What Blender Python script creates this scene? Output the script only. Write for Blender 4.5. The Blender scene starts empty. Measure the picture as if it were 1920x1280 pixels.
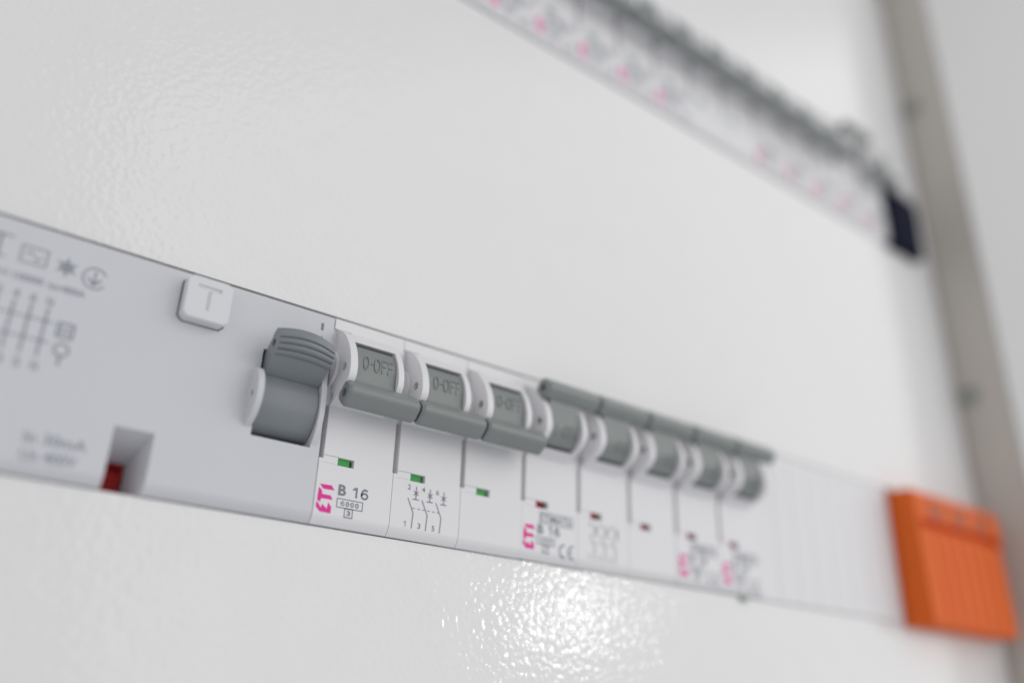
import bpy, bmesh, math
from mathutils import Matrix, Vector
from mathutils.geometry import tessellate_polygon

# ------------------------------------------------------------------ camera, world, lights
# All modelling below is done in millimetres; S turns them into metres.
# x runs along the rows of breakers, z is up, y points into the wall (the face of the breakers is y = 0).
S = 0.001
scene = bpy.context.scene
COL = scene.collection

cam_data = bpy.data.cameras.new('camera')
cam = bpy.data.objects.new('camera', cam_data)
COL.objects.link(cam)
CAM_ROWS = [[0.7965081, -0.6039979, 0.0275948], [-0.2665606, -0.3098239, 0.9126635], [-0.5426973, -0.7342995, -0.4077793]]
CAM_POS = Vector((-72.36, -163.3461, -82.0987)) * S
right, up, back = (Vector(r) for r in CAM_ROWS)
m = Matrix((right, up, back)).transposed().to_4x4()
m.translation = CAM_POS
cam.matrix_world = m
cam_data.sensor_width = 36.0
cam_data.sensor_fit = 'HORIZONTAL'
cam_data.lens = 30.7433
cam_data.clip_start = 0.005
cam_data.clip_end = 50.0
cam_data.dof.use_dof = True
cam_data.dof.focus_distance = 0.186
cam_data.dof.aperture_fstop = 3.5
cam_data.dof.aperture_blades = 0
scene.camera = cam

world = bpy.data.worlds.new('World')
scene.world = world
world.use_nodes = True
wn = world.node_tree.nodes['Background']
wn.inputs[0].default_value = (0.94, 0.955, 1.0, 1)
wn.inputs[1].default_value = 0.53


def area_light(name, loc, target, sx, sy, power, color, shape='RECTANGLE'):
    d = bpy.data.lights.new(name, 'AREA')
    d.shape = shape
    d.size = sx
    if shape in ('RECTANGLE', 'ELLIPSE'):
        d.size_y = sy
    d.energy = power
    d.color = color
    o = bpy.data.objects.new(name, d)
    COL.objects.link(o)
    o.location = loc
    o.rotation_euler = (Vector(target) - Vector(loc)).to_track_quat('-Z', 'Y').to_euler()
    return o


area_light('window_light', (1.25, -1.25, 0.52), (0.05, 0, 0.0), 2.5, 1.9, 14.5, (1.0, 0.978, 0.945))
area_light('left_fill_light', (-1.5, -1.0, 0.2), (0.1, 0, 0.05), 1.0, 1.0, 2.2, (1.0, 0.96, 0.93))  # weak fill added from the left, stands for no particular lamp
area_light('ceiling_lamp', (1.17, -1.29, 0.15), (0.066, 0, -0.062), 0.12, 0.12, 0.62, (1.0, 0.98, 0.95), 'DISK')

scene.view_settings.view_transform = 'Standard'
scene.view_settings.look = 'None'
scene.view_settings.exposure = 0.06
scene.view_settings.gamma = 1.0
scene.cycles.use_denoising = True
scene.cycles.max_bounces = 8
scene.cycles.diffuse_bounces = 5
scene.cycles.sample_clamp_indirect = 4.0
scene.cycles.use_adaptive_sampling = False


# ------------------------------------------------------------------ materials
def new_mat(name, color, rough=0.5, spec=0.5, bump=None, coat=0.0, mottling=0.0, mottle_scale=90.0):
    mat = bpy.data.materials.new(name)
    mat.use_nodes = True
    nt = mat.node_tree
    b = nt.nodes['Principled BSDF']
    b.inputs['Base Color'].default_value = (*color, 1)
    b.inputs['Roughness'].default_value = rough
    b.inputs['Specular IOR Level'].default_value = spec
    b.inputs['Coat Weight'].default_value = coat
    tc = nt.nodes.new('ShaderNodeTexCoord')
    if bump:
        prev = None
        for scale, dist, detail in bump:
            n = nt.nodes.new('ShaderNodeTexNoise')
            n.inputs['Scale'].default_value = scale
            n.inputs['Detail'].default_value = detail
            n.inputs['Roughness'].default_value = 0.5
            nt.links.new(tc.outputs['Object'], n.inputs['Vector'])
            bp = nt.nodes.new('ShaderNodeBump')
            bp.inputs['Strength'].default_value = 1.0
            bp.inputs['Distance'].default_value = dist
            nt.links.new(n.outputs['Fac'], bp.inputs['Height'])
            if prev:
                nt.links.new(prev.outputs['Normal'], bp.inputs['Normal'])
            prev = bp
        nt.links.new(prev.outputs['Normal'], b.inputs['Normal'])
    if mottling:
        n = nt.nodes.new('ShaderNodeTexNoise')
        n.inputs['Scale'].default_value = mottle_scale
        n.inputs['Detail'].default_value = 4
        nt.links.new(tc.outputs['Object'], n.inputs['Vector'])
        r = nt.nodes.new('ShaderNodeMapRange')
        r.inputs['To Min'].default_value = 1 - mottling
        r.inputs['To Max'].default_value = 1 + mottling
        nt.links.new(n.outputs['Fac'], r.inputs['Value'])
        v = nt.nodes.new('ShaderNodeVectorMath')
        v.operation = 'SCALE'
        v.inputs[0].default_value = color
        nt.links.new(r.outputs['Result'], v.inputs['Scale'])
        nt.links.new(v.outputs['Vector'], b.inputs['Base Color'])
    return mat


FINE = [(2600.0, 0.000006, 2.0)]
M_PAINT = new_mat('painted_steel', (0.825, 0.823, 0.815), 0.10, 0.5, [(850.0, 0.000076, 0.0), (1900.0, 0.000008, 0.0)], mottling=0.02)
M_FRAME = new_mat('frame_paint', (0.55, 0.55, 0.54), 0.5, 0.3, [(500.0, 0.0001, 1.0)], mottling=0.03)
M_RETURN = new_mat('return_paint', (0.56, 0.525, 0.475), 0.5, 0.3, [(500.0, 0.0001, 1.0)], mottling=0.03)
M_WHITE = new_mat('white_plastic', (0.80, 0.795, 0.805), 0.42, 0.45, FINE, mottling=0.015)
M_PALE = new_mat('pale_grey_plastic', (0.645, 0.65, 0.675), 0.42, 0.45, FINE, mottling=0.015)
M_BUTTON = new_mat('button_plastic', (0.72, 0.73, 0.745), 0.35, 0.45, FINE)
M_BLANK = new_mat('blank_plastic', (0.79, 0.79, 0.80), 0.42, 0.4, FINE)
M_GREY = new_mat('grey_toggle_plastic', (0.24, 0.258, 0.25), 0.32, 0.5, [(1500.0, 0.00001, 2.0)], mottling=0.05, mottle_scale=300)
M_SLATE = new_mat('slate_toggle_plastic', (0.225, 0.245, 0.262), 0.33, 0.5, [(1500.0, 0.00001, 2.0)], mottling=0.05, mottle_scale=300)
M_DARK = new_mat('dark_inside', (0.03, 0.03, 0.03), 0.7, 0.2)  # near-black; in wells and holes it stands in for their shade
M_INK = new_mat('grey_ink', (0.215, 0.235, 0.27), 0.5, 0.3)
M_SOFT_INK = new_mat('pale_grey_ink', (0.29, 0.31, 0.36), 0.5, 0.3)
M_PINK = new_mat('pink_ink', (0.80, 0.035, 0.32), 0.5, 0.3)
M_GREEN = new_mat('green_flag', (0.035, 0.34, 0.06), 0.4, 0.4)
M_RED = new_mat("red_flag", (0.34, 0.005, 0.005), 0.5, 0.2)
M_ORANGE = new_mat('orange_plastic', (0.78, 0.14, 0.02), 0.6, 0.2, FINE, mottling=0.03)
M_ORANGE_DK = new_mat('orange_label_print', (0.20, 0.11, 0.10), 0.5, 0.3)
M_NAVY = new_mat('navy_plastic', (0.0015, 0.003, 0.020), 0.7, 0.12)
M_METAL = new_mat('dull_zinc', (0.33, 0.35, 0.32), 0.4, 0.5)
M_OLIVE = new_mat('olive_latch', (0.10, 0.09, 0.05), 0.5, 0.4)


def add_specks(mat):
    nt = mat.node_tree
    b = nt.nodes['Principled BSDF']
    src = b.inputs['Base Color'].links[0].from_socket
    tc = [n for n in nt.nodes if n.type == 'TEX_COORD'][0]
    vo = nt.nodes.new('ShaderNodeTexVoronoi')
    vo.inputs['Scale'].default_value = 110.0
    nt.links.new(tc.outputs['Object'], vo.inputs['Vector'])
    sep = nt.nodes.new('ShaderNodeSeparateColor')
    nt.links.new(vo.outputs['Color'], sep.inputs[0])
    rad = nt.nodes.new('ShaderNodeMapRange')          # most cells carry no speck, the rest one of its own size
    rad.inputs['From Min'].default_value = 0.72
    rad.inputs['From Max'].default_value = 1.0
    rad.inputs['To Min'].default_value = 0.0
    rad.inputs['To Max'].default_value = 0.028
    nt.links.new(sep.outputs[0], rad.inputs['Value'])
    lt = nt.nodes.new('ShaderNodeMath')
    lt.operation = 'LESS_THAN'
    nt.links.new(vo.outputs['Distance'], lt.inputs[0])
    nt.links.new(rad.outputs['Result'], lt.inputs[1])
    k = nt.nodes.new('ShaderNodeMath')
    k.operation = 'MULTIPLY'
    k.inputs[1].default_value = 0.55
    nt.links.new(lt.outputs[0], k.inputs[0])
    mx = nt.nodes.new('ShaderNodeMix')
    mx.data_type = 'RGBA'
    nt.links.new(k.outputs[0], mx.inputs[0])
    nt.links.new(src, mx.inputs[6])
    mx.inputs[7].default_value = (0.18, 0.16, 0.13, 1)
    nt.links.new(mx.outputs[2], b.inputs['Base Color'])


add_specks(M_PAINT)
add_specks(M_PALE)


# ------------------------------------------------------------------ mesh helpers (millimetres)
class MB:
    def __init__(self):
        self.v, self.f = [], []

    def add(self, vs, fs):
        n = len(self.v)
        self.v += [tuple(p) for p in vs]
        self.f += [tuple(i + n for i in q) for q in fs]
        return self

    def box(self, x0, x1, y0, y1, z0, z1):
        return self.prism_x([(y0, z0), (y1, z0), (y1, z1), (y0, z1)], x0, x1)

    def prism_x(self, prof, x0, x1):
        """profile in (y, z), run from x0 to x1"""
        n = len(prof)
        vs = [(x0, y, z) for y, z in prof] + [(x1, y, z) for y, z in prof]
        fs = [tuple(range(n))[::-1], tuple(range(n, 2 * n))]
        fs += [(i, (i + 1) % n, (i + 1) % n + n, i + n) for i in range(n)]
        return self.add(vs, fs)

    def prism_y(self, prof, y0, y1):
        """outline in (x, z), run from y0 to y1"""
        n = len(prof)
        vs = [(x, y0, z) for x, z in prof] + [(x, y1, z) for x, z in prof]
        fs = [tuple(range(n)), tuple(range(n, 2 * n))[::-1]]
        fs += [((i + 1) % n, i, i + n, (i + 1) % n + n) for i in range(n)]
        return self.add(vs, fs)

    def cyl_x(self, x0, x1, cy, cz, r, seg=32):
        return self.prism_x([(cy + r * math.cos(2 * math.pi * i / seg), cz + r * math.sin(2 * math.pi * i / seg)) for i in range(seg)], x0, x1)

    def cyl_y(self, cx, cz, r, y0, y1, seg=24):
        return self.prism_y([(cx + r * math.cos(2 * math.pi * i / seg), cz + r * math.sin(2 * math.pi * i / seg)) for i in range(seg)], y0, y1)

    def mesh(self, name='m', scale=1.0):
        me = bpy.data.meshes.new(name)
        me.from_pydata([(x * scale, y * scale, z * scale) for x, y, z in self.v], [], self.f)
        bm = bmesh.new()
        bm.from_mesh(me)
        bmesh.ops.recalc_face_normals(bm, faces=bm.faces)
        bm.to_mesh(me)
        bm.free()
        me.update()
        return me


def smooth_by_angle(me, deg=32):
    bm = bmesh.new()
    bm.from_mesh(me)
    for f in bm.faces:
        f.smooth = True
    for e in bm.edges:
        if len(e.link_faces) == 2 and e.calc_face_angle(0) > math.radians(deg):
            e.smooth = False
    bm.to_mesh(me)
    bm.free()


def weighted(me):
    ob = bpy.data.objects.new('tmp', me)
    COL.objects.link(ob)
    md = ob.modifiers.new('w', 'WEIGHTED_NORMAL')
    md.keep_sharp = True
    md.weight = 100
    dg = bpy.context.evaluated_depsgraph_get()
    dg.update()
    out = bpy.data.meshes.new_from_object(ob.evaluated_get(dg))
    out.name = me.name
    bpy.data.objects.remove(ob)
    return out


def solid(name, base, add=(), cut=(), bevel=0.0, segs=2, smooth=32):
    """boolean and bevel in mm, returned as a plain mesh in metres"""
    ob = bpy.data.objects.new('tmp', base.mesh())
    COL.objects.link(ob)
    tmp = [ob]
    for op, parts in (('UNION', add), ('DIFFERENCE', cut)):
        for p in parts:
            t = bpy.data.objects.new('tmp', p.mesh())
            COL.objects.link(t)
            tmp.append(t)
            md = ob.modifiers.new('b', 'BOOLEAN')
            md.operation = op
            md.solver = 'EXACT'
            md.object = t
    if bevel:
        md = ob.modifiers.new('v', 'BEVEL')
        md.width = bevel
        md.segments = segs
        md.limit_method = 'ANGLE'
        md.angle_limit = math.radians(35)
    dg = bpy.context.evaluated_depsgraph_get()
    dg.update()
    me = bpy.data.meshes.new_from_object(ob.evaluated_get(dg))
    for t in tmp:
        bpy.data.objects.remove(t)
    me.transform(Matrix.Scale(S, 4))
    me.name = name
    me.materials.clear()
    if smooth:
        smooth_by_angle(me, smooth)
        me = weighted(me)
    return me


def part(name, me, mat, parent=None, loc=(0, 0, 0), **props):
    if isinstance(me, MB):
        me = me.mesh(name, S)
        smooth_by_angle(me)
    if not me.materials:
        me.materials.append(mat)
    o = bpy.data.objects.new(name, me)
    COL.objects.link(o)
    o.location = Vector(loc) * S
    if parent:
        o.parent = parent
    for k, v in props.items():
        o[k] = v
    return o


def thing(name, label, category, loc=(0, 0, 0), group=None):
    o = bpy.data.objects.new(name, None)
    COL.objects.link(o)
    o.empty_display_size = 0.01
    o.location = Vector(loc) * S
    o['label'] = label
    o['category'] = category
    if group:
        o['group'] = group
    return o


# ------------------------------------------------------------------ printing: text and line work on the faces
INK_Y = -0.03


def text_polys(s, bold=0.0):
    cu = bpy.data.curves.new('t', 'FONT')
    cu.body = s
    cu.size = 1.0
    cu.offset = bold
    cu.resolution_u = 3
    ob = bpy.data.objects.new('t', cu)
    COL.objects.link(ob)
    dg = bpy.context.evaluated_depsgraph_get()
    dg.update()
    me = bpy.data.meshes.new_from_object(ob.evaluated_get(dg))
    vs = [v.co.xy.copy() for v in me.vertices]
    fs = [tuple(p.vertices) for p in me.polygons]
    bpy.data.objects.remove(ob)
    bpy.data.meshes.remove(me)
    return vs, fs


class Ink(MB):
    """flat print: every piece is a thin sheet at INK_Y"""

    def one(self, x0, x1, z0, z1, w=0.2):
        self.line([(x1 - w / 2, z0), (x1 - w / 2, z1)], w)
        return self.poly([(x1 - w, z1), (x1 - w, z1 - w * 1.3), (x0, z1 - (x1 - x0) * 0.75), (x0, z1 - (x1 - x0) * 0.75 + w)])

    def six(self, x0, x1, z0, z1, w=0.3):
        cx, rx, h = (x0 + x1) / 2, (x1 - x0 - w) / 2, z1 - z0
        rz = h * 0.33 - w / 2
        cz = z0 + h * 0.33
        ring = [(cx + rx * math.cos(a * math.pi / 10), cz + rz * math.sin(a * math.pi / 10)) for a in range(20)]
        self.line(ring, w, True)
        return self.line([(cx - rx, cz), (cx - rx * 0.98, cz + h * 0.22), (cx - rx * 0.7, z1 - w * 1.3), (cx - rx * 0.1, z1 - w / 2), (cx + rx * 0.5, z1 - w * 0.7), (cx + rx * 0.9, z1 - h * 0.2)], w)

    def text(self, s, x0, x1, z0, z1, bold=0.0):
        vs, fs = text_polys(s, bold)
        if not vs:
            return self
        ax, bx = min(v.x for v in vs), max(v.x for v in vs)
        az, bz = min(v.y for v in vs), max(v.y for v in vs)
        self.add([(x0 + (v.x - ax) / (bx - ax) * (x1 - x0), INK_Y, z0 + (v.y - az) / (bz - az) * (z1 - z0)) for v in vs], fs)
        return self

    def poly(self, pts):
        tri = tessellate_polygon([[Vector((x, z, 0)) for x, z in pts]])
        return self.add([(x, INK_Y, z) for x, z in pts], [tuple(t) for t in tri])

    def line(self, pts, w=0.22, closed=False):
        pts = [Vector(p) for p in pts]
        n = len(pts)
        L, Rr = [], []
        for i, p in enumerate(pts):
            a = pts[i - 1] if (i or closed) else None
            b = pts[(i + 1) % n] if (i < n - 1 or closed) else None
            d1 = (p - a).normalized() if a is not None else (b - p).normalized()
            d2 = (b - p).normalized() if b is not None else d1
            nn = Vector((-(d1 + d2).y, (d1 + d2).x)).normalized()
            k = w / 2 / max(0.4, nn.dot(Vector((-d1.y, d1.x))))
            L.append(p + nn * k)
            Rr.append(p - nn * k)
        vs = [(q.x, INK_Y, q.y) for q in L + Rr]
        rng = range(n if closed else n - 1)
        return self.add(vs, [(i, (i + 1) % n, (i + 1) % n + n, i + n) for i in rng])

    def rect(self, x0, x1, z0, z1, w=0.2):
        return self.line([(x0, z0), (x1, z0), (x1, z1), (x0, z1)], w, True)

    def arc(self, cx, cz, r, a0, a1, w=0.2, seg=16):
        full = abs(a1 - a0) >= 360
        n = seg if full else seg + 1
        pts = [(cx + r * math.cos(math.radians(a0 + (a1 - a0) * i / seg)), cz + r * math.sin(math.radians(a0 + (a1 - a0) * i / seg))) for i in range(n)]
        return self.line(pts, w, full)

    def done(self, name):
        me = bpy.data.meshes.new(name)
        me.from_pydata([(x * S, y * S, z * S) for x, y, z in self.v], [], self.f)
        bm = bmesh.new()
        bm.from_mesh(me)
        for f in bm.faces:
            if f.normal.y > 0:
                f.normal_flip()
        bm.to_mesh(me)
        bm.free()
        return me


def logo_mesh():
    k = Ink()
    k.poly([(0.86, -36.95), (3.53, -36.87), (4.28, -37.81), (1.75, -37.88)])
    k.poly([(0.76, -37.6), (1.52, -38.21), (1.65, -38.94), (3.54, -38.95), (4.08, -39.81), (1.55, -39.87), (1.34, -40.7), (0.67, -40.25), (0.69, -38.93)])
    k.poly([(0.59, -40.55), (1.28, -41.17), (1.61, -41.8), (1.93, -40.95), (2.96, -41.8), (3.22, -40.39), (3.96, -41.35), (3.93, -42.61), (1.46, -42.56), (0.55, -41.69)])
    return k.done('brand_logo')


def rating_big():
    k = Ink()
    k.text('B', 5.1, 6.9, -38.6, -36.3, 0.035)
    k.one(8.45, 9.5, -38.6, -36.35, 0.42)
    k.six(10.3, 12.1, -38.65, -36.3, 0.42)
    k.rect(5.1, 10.95, -41.05, -39.25, 0.2)
    k.six(5.95, 6.8, -40.7, -39.6, 0.18)
    k.text('0', 7.05, 7.90, -40.7, -39.6, 0.03)
    k.text('0', 8.15, 9.00, -40.7, -39.6, 0.03)
    k.text('0', 9.25, 10.10, -40.7, -39.6, 0.03)
    k.rect(7.0, 8.8, -42.85, -41.1, 0.2)
    k.text('3', 7.45, 8.35, -42.5, -41.45, 0.03)
    return k.done('rating_print')


def rating_small(ce=True):
    k = Ink()
    k.text('ETIMAT6', 5.6, 15.4, -35.6, -33.8, 0.02)
    k.line([(5.2, -33.45), (15.9, -33.45)], 0.25)
    k.line([(5.2, -35.95), (15.9, -35.95)], 0.25)
    k.line([(15.9, -33.45), (15.9, -35.95)], 0.25)
    k.text('B', 4.9, 6.7, -38.65, -36.45, 0.035)
    k.one(8.3, 9.3, -38.65, -36.45, 0.42)
    k.six(10.1, 11.85, -38.65, -36.45, 0.42)
    k.rect(4.7, 10.2, -41.1, -39.4, 0.22)
    k.text('6000', 5.4, 9.6, -40.7, -39.75, 0.01)
    k.rect(6.5, 8.4, -42.95, -41.3, 0.22)
    k.text('3', 7.1, 7.8, -42.6, -41.65, 0.01)
    if ce:
        k.arc(13.2, -41.85, 1.45, 80, 280, 0.42, 12)
        k.arc(16.0, -41.85, 1.45, 80, 280, 0.42, 12)
        k.line([(14.7, -41.85), (15.9, -41.85)], 0.36)
    return k.done('rating_print')


def diagram_mesh():
    k = Ink()
    w = 0.24
    for i in range(3):
        o = i * 3.58
        k.line([(4.02 + o, -36.26), (5.6 + o, -39.38), (5.4 + o, -42.7)], w)
        cx, cz = 6.02 + o, -34.95
        k.line([(cx, cz + 1.45), (cx, cz - 1.4)], w)
        k.line([(cx - 0.82, cz - 1.42), (cx + 0.78, cz - 1.42)], w)
        k.line([(cx - 0.58, cz + 0.42), (cx + 0.6, cz - 0.5)], w)
        k.line([(cx - 0.58, cz - 0.5), (cx + 0.6, cz + 0.42)], w)
        k.text('246'[i], 3.8 + o * 1.02, 4.6 + o * 1.02, -34.45, -33.3, 0.015)
        if i:
            k.text('135'[i], 3.3 + o * 1.01, 4.05 + o * 1.01, -42.55, -41.35, 0.015)
        else:
            k.one(3.4, 3.95, -42.55, -41.35, 0.17)
    x = 5.3
    while x < 11.8:
        k.line([(x, -38.35), (x + 0.72, -38.35)], 0.18)
        x += 1.27
    return k.done('wiring_diagram')


# ------------------------------------------------------------------ one breaker pole (17.6 mm wide)
PITCH = 17.6


def spline(pts, n=5):
    out = []
    for i in range(len(pts) - 1):
        p0 = Vector(pts[max(i - 1, 0)]); p1 = Vector(pts[i]); p2 = Vector(pts[i + 1]); p3 = Vector(pts[min(i + 2, len(pts) - 1)])
        for j in range(n):
            t = j / n
            q = 0.5 * ((2 * p1) + (-p0 + p2) * t + (2 * p0 - 5 * p1 + 4 * p2 - p3) * t * t + (-p0 + 3 * p1 - 3 * p2 + p3) * t ** 3)
            out.append((q.x, q.y))
    out.append(tuple(pts[-1]))
    return out


BOSS = spline([(0, -2.55), (-3.1, -4.3), (-5.5, -6.9), (-7.1, -9.6), (-7.9, -12.2), (-8.05, -14.2), (-7.5, -15.9), (-5.9, -17.4), (-3.4, -18.6), (-1.4, -19.4), (0, -20.0)], 4)
DRUM_C = (0.35, -12.1)
DRUM_R = 7.2


def pole_housing():
    x0, x1 = 0.06, 17.54
    prof = [(9, 0), (0, 0), (0, -42.5), (0.1, -43.1), (0.32, -43.7), (0.7, -44.35), (1.3, -45), (9, -45)]
    base = MB().prism_x(prof, x0, x1)
    bossprof = [(5, -2.55)] + BOSS + [(5, -20.0)]
    adds = [MB().prism_x(bossprof, 0.95, 13.85)]
    cuts = [
        MB().box(2.62, 12.5, -20, 8.2, -18.45, -6.7),          # toggle opening
        MB().box(x0 - 1, 0.95, -20, 0.75, -20.4, -2.5),          # step beside the toggle, left
        MB().box(x0 - 1, 1.0, -20, 2.7, -31.55, -19.9),
        MB().box(17.3, 18, -20, 2.7, -31.55, -20.3),          # label slot down the left side
        MB().box(4.28, 8.05, -20, 2.6, -32.5, -30.78),           # indicator window
        MB().box(0.5, 4.4, -20, 0.30, -30.86, -30.72),           # seam over the label tab
        MB().box(0.5, 4.4, -20, 0.10, -32.4, -32.3),
        MB().box(-1, 4.1, -20, 0.35, -2.75, -2.4),               # shadow gap under the top ledge
    ]
    for cy, cz, r in ((-5.0, -12.7, 1.0), (-0.3, -18.1, 0.75)):
        cuts.append(MB().cyl_x(0.0, 2.5, cy, cz, r, 16))
    return solid('pole_housing', base, adds, cuts, 0.13, 2)


def pole_boss_step():
    """small round step low on the left flank of each pole"""
    b = MB().cyl_x(0.14, 0.93, 1.6, -11.6, 4.3, 40)
    return solid('flank_step', b, (), (), 0.12, 2)


def rounded_section(cy, cz, ang, a, b, r):
    """rounded rectangle a (outward) x b (along), turned by ang"""
    pts = []
    for sx, sy, a0 in ((1, 1, 0), (-1, 1, 90), (-1, -1, 180), (1, -1, 270)):
        for k in range(5):
            t = math.radians(a0 + k * 22.5)
            pts.append((sx * (a / 2 - r) + r * math.cos(t), sy * (b / 2 - r) + r * math.sin(t)))
    c, s = math.cos(ang), math.sin(ang)
    return [(cy + u * c - v * s, cz + u * s + v * c) for u, v in pts]


def toggle_mesh(up):
    cy, cz = DRUM_C
    if up:
        by, bz, ang = -6.3, -4.4, math.radians(180 - 50)
    else:
        by, bz, ang = -6.5, -19.0, math.radians(180 + 46)
    d = Vector((by - cy, bz - cz)).normalized()
    n = Vector((-d.y, d.x))
    drum = MB().cyl_x(2.78, 12.35, cy, cz, DRUM_R, 64)
    # neck: flares out of the drum and runs into the bar
    s = 1 if (n.x < 0) else -1          # side of the neck that looks out of the face
    c = Vector((cy, cz))
    front = [c + n * s * 6.2 + d * 3.6, c + n * s * 4.3 + d * 5.9, c + n * s * 2.6 + d * 7.6, c + n * s * 2.2 + d * 9.6]
    rear = [c - n * s * 1.6 + d * 9.6, c - n * s * 2.0 + d * 6.0, c - n * s * 2.4 + d * 3.0]
    neck = MB().prism_x([(p.x, p.y) for p in front + rear], 2.82, 12.3)
    x0, x1 = 0.9, 17.95
    sec = rounded_section(by, bz, ang, 4.5, 5.2, 1.55)
    small = rounded_section(by, bz, ang, 3.7, 4.4, 1.3)
    N = len(sec)
    bar = MB()
    vs = [(x0, y, z) for y, z in small] + [(x0 + 0.6, y, z) for y, z in sec] + [(x1 - 0.6, y, z) for y, z in sec] + [(x1, y, z) for y, z in small]
    fs = [tuple(range(N))[::-1], tuple(range(3 * N, 4 * N))]
    for r in range(3):
        fs += [(r * N + i, r * N + (i + 1) % N, (r + 1) * N + (i + 1) % N, (r + 1) * N + i) for i in range(N)]
    bar.add(vs, fs)
    bore = MB().cyl_x(x0 - 1, x0 + 3.5, by, bz, 0.95, 20)
    # the skirt of the drum stops short of the housing lip and leaves a dark slit
    prof = [(y, z) for (x, y, z) in drum.v[:64]]
    lim = [(y, max(z, -17.7)) if up else (y, min(z, -7.5)) for y, z in prof]
    drum2 = MB().prism_x(lim, 2.78, 12.35)
    return solid('toggle', drum2, [neck, bar], [bore], 0.1, 2, 40)


def stroke_on_drum(strokes, up):
    """raised lettering, strokes in (u across, v up along the drum) mm"""
    cy, cz = DRUM_C
    out = MB()
    w, h = 0.15, 0.24

    def at(u, v, lift):
        a = v / DRUM_R
        r = DRUM_R + lift
        return (u, cy - r * math.cos(a), cz + r * math.sin(a))
    for st in strokes:
        pts = [Vector(p) for p in st]
        n = len(pts)
        closed = (pts[0] - pts[-1]).length < 1e-6
        if closed:
            pts = pts[:-1]
            n -= 1
        rows = []
        for i, p in enumerate(pts):
            a = pts[i - 1] if (i or closed) else p - (pts[1] - p)
            b = pts[(i + 1) % n] if (i < n - 1 or closed) else p + (p - pts[i - 1])
            t = (b - a).normalized()
            nn = Vector((-t.y, t.x))
            rows.append([(p + nn * w, -0.1), (p + nn * w * 0.6, h), (p - nn * w * 0.6, h), (p - nn * w, -0.1)])
        vs = [at(q.x, q.y, l) for r in rows for q, l in r]
        fs = []
        for i in range(n if closed else n - 1):
            j = (i + 1) % n
            for k in range(3):
                fs.append((i * 4 + k, i * 4 + k + 1, j * 4 + k + 1, j * 4 + k))
        if not closed:
            fs += [(0, 1, 2, 3), ((n - 1) * 4 + 3, (n - 1) * 4 + 2, (n - 1) * 4 + 1, (n - 1) * 4)]
        out.add(vs, fs)
    return out


def oval(cx, cz, rx, rz, n=24):
    return [(cx + rx * math.sin(2 * math.pi * (i % n) / n), cz + rz * math.cos(2 * math.pi * (i % n) / n)) for i in range(n + 1)]


def lettering(up):
    z0 = 0.75 if not up else -2.2     # middle of the word along the drum
    H = 1.5
    if not up:
        st = [oval(5.1, z0, 0.6, H), [(6.25, z0), (6.75, z0)], oval(7.75, z0, 0.68, H)]
        for fx in (8.95, 10.45):
            st += [[(fx, z0 - H), (fx, z0 + H), (fx + 1.05, z0 + H)], [(fx, z0 + 0.1), (fx + 0.85, z0 + 0.1)]]
    else:
        st = [[(5.2, z0 - H), (5.2, z0 + H)], [(6.1, z0), (6.7, z0)], oval(8.1, z0, 0.68, H),
              [(9.6, z0 - H), (9.6, z0 + H), (10.9, z0 - H), (10.9, z0 + H)]]
    return stroke_on_drum(st, up)


HOUSING = pole_housing()
STEP = pole_boss_step()
TOGGLE = {True: toggle_mesh(True), False: toggle_mesh(False)}
LETTERS = {}
for u_ in (True, False):
    me_ = lettering(u_).mesh('embossed_lettering', S)
    smooth_by_angle(me_, 50)
    LETTERS[u_] = me_
LOGO = logo_mesh()
RATING_BIG = rating_big()
RATING_SMALL = rating_small()
DIAGRAM = diagram_mesh()
FLAG = MB().box(4.1, 7.35, 0.75, 1.5, -32.7, -30.6).mesh('indicator_flag', S)
FLAG_RED = MB().box(4.1, 6.6, 0.75, 1.5, -32.7, -30.6).mesh('indicator_flag', S)
POCKET = MB().box(4.0, 8.3, 1.6, 2.3, -32.8, -30.5).mesh('window_pocket', S)
PIN_SHADE_A = MB().cyl_x(2.0, 2.1, -5.0, -12.7, 0.99, 16).mesh('pin_hole_shade', S)  # dark disc inside the hole, painted to stand for its shade
PIN_SHADE_B = MB().cyl_x(2.0, 2.1, -0.3, -18.1, 0.74, 16).mesh('pin_hole_shade', S)  # dark disc painted as the shade in the lower hole
HINGE_SHADE = MB().box(2.7, 12.4, 7.2, 8.0, -18.4, -6.8).mesh('toggle_well_shade', S)  # dark sheet at the back of the opening, painted as its shade


def add_pole(parent, i, up, logo=False, rating=None, diagram=False, flag=None, letters=True):
    L = (i * PITCH, 0, 0)
    h = part('pole_housing', HOUSING, M_WHITE, parent, L)
    part('flank_step', STEP, M_WHITE, h)
    part('window_pocket', POCKET, M_DARK, h)
    part('toggle_well_shade', HINGE_SHADE, M_DARK, h)
    part('pin_hole_shade', PIN_SHADE_A, M_DARK, h)
    part('pin_hole_shade', PIN_SHADE_B, M_DARK, h)
    if up:
        part('indicator_flag', FLAG_RED, M_RED, h)
    else:
        part('indicator_flag', FLAG, M_GREEN, h)
    if logo:
        part('brand_logo', LOGO, M_PINK, h)
    if rating is not None:
        part('rating_print', rating, M_INK, h)
    if diagram:
        part('wiring_diagram', DIAGRAM, M_INK, h)
    t = part('toggle', TOGGLE[up], M_GREY, parent, L)
    if letters:
        part('embossed_lettering', LETTERS[up], M_GREY, t)
    return h


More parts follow.
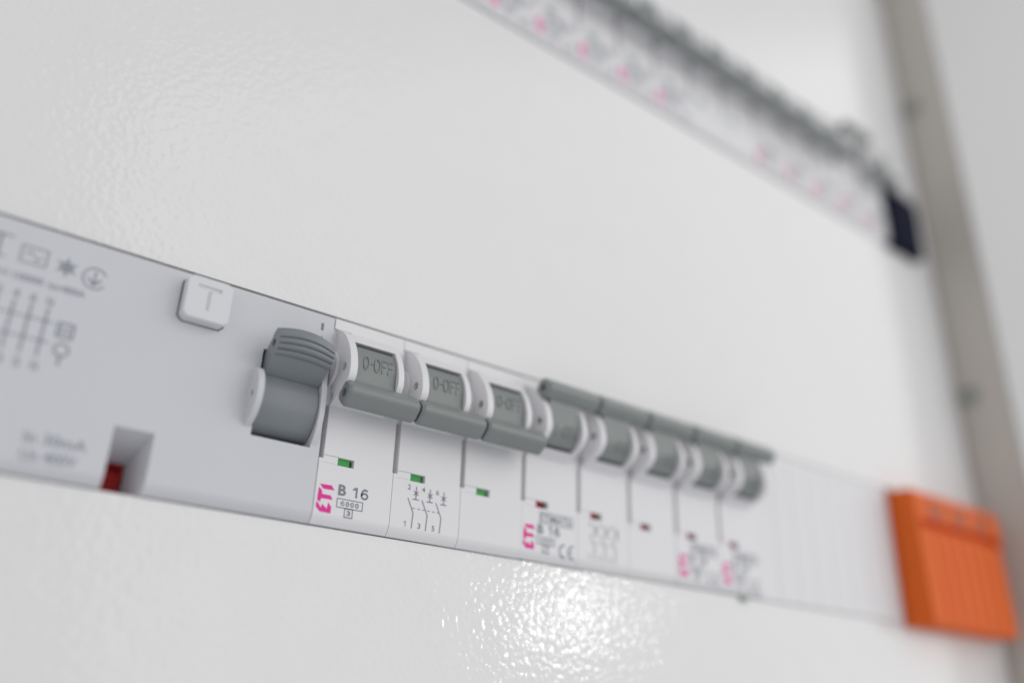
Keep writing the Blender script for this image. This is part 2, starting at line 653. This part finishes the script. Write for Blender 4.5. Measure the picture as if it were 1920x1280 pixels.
# ------------------------------------------------------------------ the setting: steel cover with two cut-outs, folded edge, cabinet frame
def cover_panel():
    xs = [-420, -70.9, 0.3, 273, 279]
    zs = [-330, -45.25, 1.4, 112.4, 159.4, 420]
    lower = (-70.9, 273 + 6)
    bm = MB()
    y0, y1 = 1.75, 3.2
    def hole(x0, x1, z0, z1):
        if z0 >= -45.7 and z1 <= 1.5 and x0 >= -71 and x1 <= 277.5:
            return True
        if z0 >= 112.3 and z1 <= 159.5 and x0 >= 0.2 and x1 <= 273.1:
            return True
        return False
    xs = [-420, -70.9, 0.3, 273, 277.4, 283.6]
    for i in range(len(xs) - 1):
        for j in range(len(zs) - 1):
            a, b, c, d = xs[i], xs[i + 1], zs[j], zs[j + 1]
            if hole(a, b, c, d):
                continue
            # front sheet
            bm.add([(a, y0, c), (b, y0, c), (b, y0, d), (a, y0, d)], [(0, 1, 2, 3)])
            bm.add([(a, y1, c), (b, y1, c), (b, y1, d), (a, y1, d)], [(3, 2, 1, 0)])
    # rims of the cut-outs and of the outer edge
    for x0, x1, z0, z1 in ((-70.9, 277.4, -45.25, 1.4), (0.3, 273, 112.4, 159.4), (-420, 283.6, -330, 420)):
        for (ax, az), (bx, bz) in (((x0, z0), (x1, z0)), ((x1, z0), (x1, z1)), ((x1, z1), (x0, z1)), ((x0, z1), (x0, z0))):
            bm.add([(ax, y0, az), (bx, y0, bz), (bx, y1, bz), (ax, y1, az)], [(0, 1, 2, 3)])
    me = bpy.data.meshes.new('cover_panel')
    me.from_pydata([(x * S, y * S, z * S) for x, y, z in bm.v], [], bm.f)
    return me


part('cover_panel', cover_panel(), M_PAINT, kind='structure')
part('cabinet_back', MB().box(-420, 300, 60, 62, -330, 420), M_DARK, kind='structure')
fr = MB()
fr.prism_y([(285, -330), (287, -330), (287, 420), (285, 420)], -18.0, 60)
part('cabinet_side_wall', fr, M_RETURN, kind='structure')
part('cabinet_frame', solid('cabinet_frame', MB().box(284.6, 560, -19.4, -18.1, -330, 420), (), (), 0.6, 3), M_FRAME, kind='structure')

# ------------------------------------------------------------------ residual current device (lower left)
RW = 70.2


def rcd_housing():
    prof = [(20, 0), (0, 0), (0, -42.5), (0.1, -43.1), (0.32, -43.7), (0.7, -44.35), (1.3, -45), (20, -45)]
    base = MB().prism_x(prof, -RW, -0.14)
    arc_l = spline([(0, -16.2), (-2.4, -16.8), (-3.9, -18.6), (-4.6, -21.2), (-4.2, -24.2), (-2.6, -26.7), (0, -28.6)], 5)
    arc_r = spline([(0, -13.0), (-1.6, -15.0), (-2.5, -18.0), (-2.7, -21.2), (-2.4, -24.2), (-1.4, -27.2), (0, -29.5)], 5)
    adds = [MB().prism_x([(3, -16.2)] + arc_l + [(3, -28.6)], -16.6, -15.25),
            MB().prism_x([(3, -13)] + arc_r + [(3, -29.5)], -2.3, -1.1)]
    cavity = MB().add([(-39.85, -1, -60), (-32.6, -1, -60), (-32.6, -1, -33.2), (-39.85, -1, -33.2),
                       (-40.0, 11, -60), (-35.0, 11, -60), (-35.0, 11, -38.7), (-40.0, 11, -38.7)],
                      [(0, 1, 2, 3), (7, 6, 5, 4), (0, 4, 5, 1), (1, 5, 6, 2), (2, 6, 7, 3), (3, 7, 4, 0)])
    cuts = [MB().box(-14.98, -2.3, -20, 15, -29.95, -11.5),
            cavity,
            MB().cyl_x(-17.5, -15.45, -1.5, -22.0, 0.7, 16)]
    return solid('housing', base, adds, cuts, 0.22, 3)


def rcd_lever():
    """lofted across x: front face with four ribs, crowned in the middle"""
    front = [(0.6, -17.6), (-1.2, -17.1), (-3.0, -15.9), (-4.6, -14.7)]
    a, b = Vector((-5.0, -14.3)), Vector((-6.4, -9.6))
    ribs = []
    n = 4
    k = 7
    out = Vector((-0.93, -0.28)).normalized()
    for i in range(n * k + 1):
        t = i / (n * k)
        ph = (i % k) / k
        bulge = 0.45 * math.sin(math.pi * ph) ** 0.6 if i % k else -0.12
        p = a.lerp(b, t) + out * (bulge + 1.15 * math.sin(math.pi * t))
        ribs.append((p.x, p.y))
    top = [(-5.9, -8.7), (-4.9, -8.35), (-3.6, -8.8)]
    rear = [(-2.4, -10.2), (0.2, -12.2), (2.6, -13.6), (3.5, -17.0)]
    prof = front + ribs + top + rear
    N = len(prof)
    X0, X1, M = -14.5, -2.45, 20
    mb = MB()
    vs = []
    for j in range(M + 1):
        u = j / M
        crown = 1 - (2 * u - 1) ** 2
        for (y, z) in prof:
            wgt = max(0.0, min(1.0, (z + 17.0) / 7.0))
            vs.append((X0 + (X1 - X0) * u, y - 1.5 * crown * wgt, z + 0.55 * crown * wgt - 0.55 * u * wgt))
    fs = [tuple(range(N))[::-1], tuple(range(M * N, (M + 1) * N))]
    for j in range(M):
        fs += [(j * N + i, j * N + (i + 1) % N, (j + 1) * N + (i + 1) % N, (j + 1) * N + i) for i in range(N)]
    mb.add(vs, fs)
    drum = MB().prism_x([(6.5 + 8.35 * math.cos(2 * math.pi * i / 72), max(-28.5, -21.3 + 8.35 * math.sin(2 * math.pi * i / 72))) for i in range(72)], X0, X1)
    bore = MB().cyl_x(X0 - 1, X0 + 2.5, -4.0, -11.3, 0.85, 16)
    return solid('lever', drum, [mb], [bore], 0.0, 2, 38)


rcd = thing('residual_current_breaker', 'wide pale grey breaker with ribbed lever and T button, left end of lower row', 'circuit breaker')
hs = part('housing', rcd_housing(), M_PALE, rcd)
part('lever_well_shade', MB().box(-14.9, -2.4, 14.4, 14.9, -29.4, -11.6), M_DARK, hs)  # dark sheet over the well floor, shade put into the colour
part('pin_hole_shade', MB().cyl_x(-16.2, -16.1, -1.5, -22.0, 0.69, 16), M_DARK, hs)  # dark disc, painted shade of the side hole
part('lever', rcd_lever(), M_SLATE, rcd, label='slate grey ribbed lever standing up')
tb_o = solid('test_button', MB().prism_y([(-33.05 + 0.9, -10.35), (-24.9, -10.35), (-24.0, -9.45), (-24.0, -2.2), (-24.9, -1.3), (-32.15, -1.3), (-33.05, -2.2), (-33.05, -9.45)], -3.0, 1.0),
             (), [MB().box(-31.0, -26.3, -5, -2.5, -3.85, -3.1), MB().box(-29.0, -28.3, -5, -2.5, -8.1, -3.4)], 0.3, 3)
part('test_button', tb_o, M_BUTTON, rcd, label='white square button marked T')
part('button_gap_shade', MB().prism_y([(-32.3, -10.55), (-24.75, -10.55), (-23.85, -9.6), (-23.85, -2.1), (-24.8, -1.15), (-32.3, -1.15), (-33.3, -2.1), (-33.3, -9.6)], -0.02, 0.3), M_DARK, hs)  # dark plate lying on the face, painted as shade around the button
part('red_flag', solid('red_flag', MB().box(-39.9, -35.0, 9.0, 10.9, -46, -38.3), (), [MB().box(-39.2, -35.6, 8, 10.2, -40.0, -38.9)], 0.15), M_RED, rcd, label='deep red flag inside the square recess')


def rcd_print():
    k = Ink()
    # symbols along the top
    k.line([(-67.5, -3.4), (-63.2, -3.4)], 0.35); k.line([(-65.2, -3.4), (-65.2, -7.6)], 0.5); k.line([(-66.5, -7.6), (-63.9, -7.6)], 0.35)
    k.rect(-61.6, -57.3, -7.6, -4.4, 0.3)
    k.line([(-60.9, -6.2), (-60.2, -5.2), (-59.5, -6.0), (-58.8, -6.9), (-58.0, -5.8)], 0.25)
    for a in range(0, 180, 60):
        c, s = math.cos(math.radians(a + 30)), math.sin(math.radians(a + 30))
        k.line([(-53.9 - 1.9 * c, -6.4 - 1.9 * s), (-53.9 + 1.9 * c, -6.4 + 1.9 * s)], 0.32)
    k.arc(-53.9, -6.4, 1.0, 0, 360, 0.3, 14)
    k.arc(-48.9, -7.0, 2.1, 30, 330, 0.32, 24)
    k.line([(-48.9, -5.5), (-48.9, -8.2)], 0.35)
    k.line([(-50.1, -7.0), (-48.9, -8.3), (-47.7, -7.0)], 0.4)
    k.text('40/0,03', -68.6, -62.6, -11.2, -10.0, 0.01)
    k.text('10000', -61.8, -56.9, -11.2, -9.9, 0.03)
    k.text('Im=800A', -56.0, -49.8, -11.4, -10.0, 0.02)
    # pole diagram
    for i, ch in enumerate('246N'):
        x = -63.3 + i * 2.75
        k.text(ch, x - 0.55, x + 0.55, -14.6, -13.0, 0.02)
        k.line([(x, -15.0), (x, -24.4)], 0.42)
        k.text('135N'[i], x - 0.45, x + 0.65, -27.0, -25.3, 0.02)
    k.line([(-64.6, -17.6), (-53.6, -17.6)], 0.25)
    k.line([(-64.6, -21.4), (-53.6, -21.4)], 0.25)
    k.arc(-59.1, -22.7, 4.6, 0, 360, 0.25, 20) if False else None
    k.rect(-52.8, -50.2, -19.8, -17.2, 0.45)
    k.text('H', -52.3, -50.8, -19.3, -17.8, 0.02)
    k.arc(-51.4, -22.2, 1.2, 0, 360, 0.4, 14)
    k.line([(-51.4, -23.4), (-51.4, -25.2)], 0.45)
    k.text('V', -65.0, -62.6, -35.2, -32.8, 0.03)
    k.text('In 30mA', -53.6, -43.6, -39.6, -37.6, 0.015)
    k.text('Un 400V', -53.6, -44.6, -42.6, -40.6, 0.015)
    return k.done('printed_markings')


part('printed_markings', rcd_print(), M_SOFT_INK, hs)
k = Ink()
k.poly([(-3.2, -2.0), (-2.6, -2.0), (-2.6, -3.7), (-3.2, -3.7)])
k.poly([(-2.85, -5.0), (-2.65, -5.0), (-2.65, -6.2), (-2.85, -6.2)])
part('position_mark', k.done('position_mark'), M_INK, hs)

# ------------------------------------------------------------------ lower row of breakers
b1 = thing('circuit_breaker', 'three-pole breaker with levers down and green windows, right of the wide grey breaker', 'circuit breaker', (0, 0, 0), 'breakers of the lower row')
add_pole(b1, 0, False, True, RATING_BIG)
add_pole(b1, 1, False, diagram=True)
add_pole(b1, 2, False)
b2 = thing('circuit_breaker', 'three-pole breaker with levers up and CE mark, middle of the lower row', 'circuit breaker', (3 * PITCH, 0, 0), 'breakers of the lower row')
add_pole(b2, 0, True, True, RATING_SMALL)
add_pole(b2, 1, True, diagram=True)
add_pole(b2, 2, True)
b3 = thing('circuit_breaker', 'narrow single breaker with lever up, second from the right end of the lower row', 'circuit breaker', (6 * PITCH, 0, 0), 'breakers of the lower row')
add_pole(b3, 0, True, True, RATING_SMALL)
b4 = thing('circuit_breaker', 'last narrow breaker of the lower row, its lever up, touching the white blanking strip', 'circuit breaker', (7 * PITCH, 0, 0), 'breakers of the lower row')
add_pole(b4, 0, True, True, RATING_SMALL)
part('mounting_clip', solid('mounting_clip', MB().box(9.0, 11.5, 0.6, 3.0, -46.6, -45.05), (), (), 0.2), M_METAL, b4)

# real devices never sit perfectly flush
import random
rnd = random.Random(5)
for b_ in (b1, b2, b3, b4):
    b_.location.y += rnd.uniform(-0.10, 0.06) * S
    b_.location.z += rnd.uniform(-0.10, 0.10) * S
    b_.rotation_euler.y = math.radians(rnd.uniform(-0.15, 0.15))

# blanking strip
bl = thing('blanking_strip', 'white ribbed blanking strip between the last breaker and the orange block', 'blanking strip', (8 * PITCH + 0.3, 0, 0))
seg = solid('blanking_rib', MB().prism_x([(4, 0.6), (0.9, 0.6), (0.9, -44.8), (1.3, -45.15), (4, -45.15)], 0.06, 9.29), (), (), 0.16, 2)
for i in range(8):
    part('blanking_rib', seg, M_BLANK, bl, (i * 9.35, 0, 0))
part('backing', MB().box(0.3, 74.8, 2.2, 3.8, -44.8, 1.3), M_BLANK, bl)

# orange block
og = thing('orange_block', 'bright orange plastic block with faint grey print, right end of the lower row', 'terminal block', (217, 0, 0))
og_cuts = [MB().box(9 + i * 7.6, 10.1 + i * 7.6, -20, -7.6, -44.5, -15.5) for i in range(6)]
og_cuts += [MB().box(56.0, 62, -20, -4.5, -60, -13.2), MB().box(2.5, 57, -20, -4.6, -14.0, -10.4)]
part('body', solid('body', MB().prism_x([(12, -0.4), (-6.8, -0.4), (-7.9, -1.6), (-8.2, -12.6), (-8.4, -14.0), (-9.0, -45.2), (-8.2, -46.2), (12, -46.2)], 0.2, 59.6), (), og_cuts, 0.45, 3), M_ORANGE, og)
k = Ink()
INK_Y = -8.16
k.text('L1', 10, 18, -9.2, -3.4, 0.05)
k.text('L2', 26, 34, -9.2, -3.4, 0.05)
k.text('L3', 42, 50, -9.2, -3.4, 0.05)
part('printed_label', k.done('printed_label'), M_ORANGE_DK, og)
INK_Y = -0.03

# ------------------------------------------------------------------ upper row
ZX, ZZ = 35.7, 158.0
ROW2 = [(-2, 1, 'partly outside the top of the photo'), ]
grp = 'breakers of the upper row'


def upper(kidx, label, poles=1, rating=True, up=True):
    t = thing('circuit_breaker', label, 'circuit breaker', (ZX + kidx * PITCH, 0, ZZ), grp)
    for j in range(poles):
        add_pole(t, j, up, logo=(j == 0), rating=RATING_SMALL if j == 0 else None, diagram=False, letters=False)
    return t


names = {
    -2: 'leftmost single breaker of the upper row, only its bottom corner in view',
    -1: 'second breaker from the left in the upper row, mostly cut by the top edge',
    0: 'upper row single breaker whose pink logo is cut by the top edge',
    1: 'upper row single breaker with the leftmost fully visible pink logo',
    2: 'upper row single breaker with the second fully visible pink logo from the left',
    3: 'upper row single breaker directly left of the three-pole one',
    4: 'three-pole breaker of the upper row with two plain poles right of its logo',
    7: 'upper row single breaker directly right of the three-pole one',
    8: 'single breaker in the upper row, fourth from the black switch',
    9: 'single breaker in the upper row, third from the black switch',
    10: 'single breaker of the upper row whose lever alone stands up',
    11: 'last single breaker of the upper row, touching the black switch',
}
for kk, lab in names.items():
    upper(kk, lab, 3 if kk == 4 else 1, up=(kk == 10))

bs = thing('black_switch', 'black navy switch block filling the right end of the upper row', 'switch', (ZX + 12 * PITCH, 0, ZZ))
part('body', solid('body', MB().prism_x([(12, -12.3), (-2.6, -18), (-3.4, -24), (-2.6, -46.5), (12, -47)], 0.5, 22.5), (), (), 0.6, 3), M_NAVY, bs)
part('cap', solid('cap', MB().box(0.4, 26.5, 0.4, 6, -12.2, 0.6), (), (), 0.3), M_BLANK, bs)

# ------------------------------------------------------------------ fittings on the cabinet side
for z, lab in ((201, 'upper grey screw head on the brown cabinet side, level with the upper row'), (51.5, 'lower grey screw head on the brown cabinet side, above the orange block')):
    sc_ = thing('screw', lab, 'screw', (285, -3, z), 'screws on the cabinet side')
    part('screw_head', solid('screw_head', MB().cyl_x(-1.6, 0.0, 0, 0, 4.0, 24), (), [MB().box(-2.4, -1.0, -3.4, 3.4, -0.5, 0.5)], 0.3), M_METAL, sc_)
la = thing('latch', 'dark olive latch at the top of the cabinet side, cut off by the photo', 'latch', (280, 6, 283))
part('latch_bolt', solid('latch_bolt', MB().box(-8, 4, -5, 2.5, -5, 12), (), (), 1.0, 3), M_OLIVE, la)
part('latch_tongue', solid('latch_tongue', MB().box(-16, -8, -2, 0.5, -1, 8), (), (), 0.5), M_OLIVE, la)
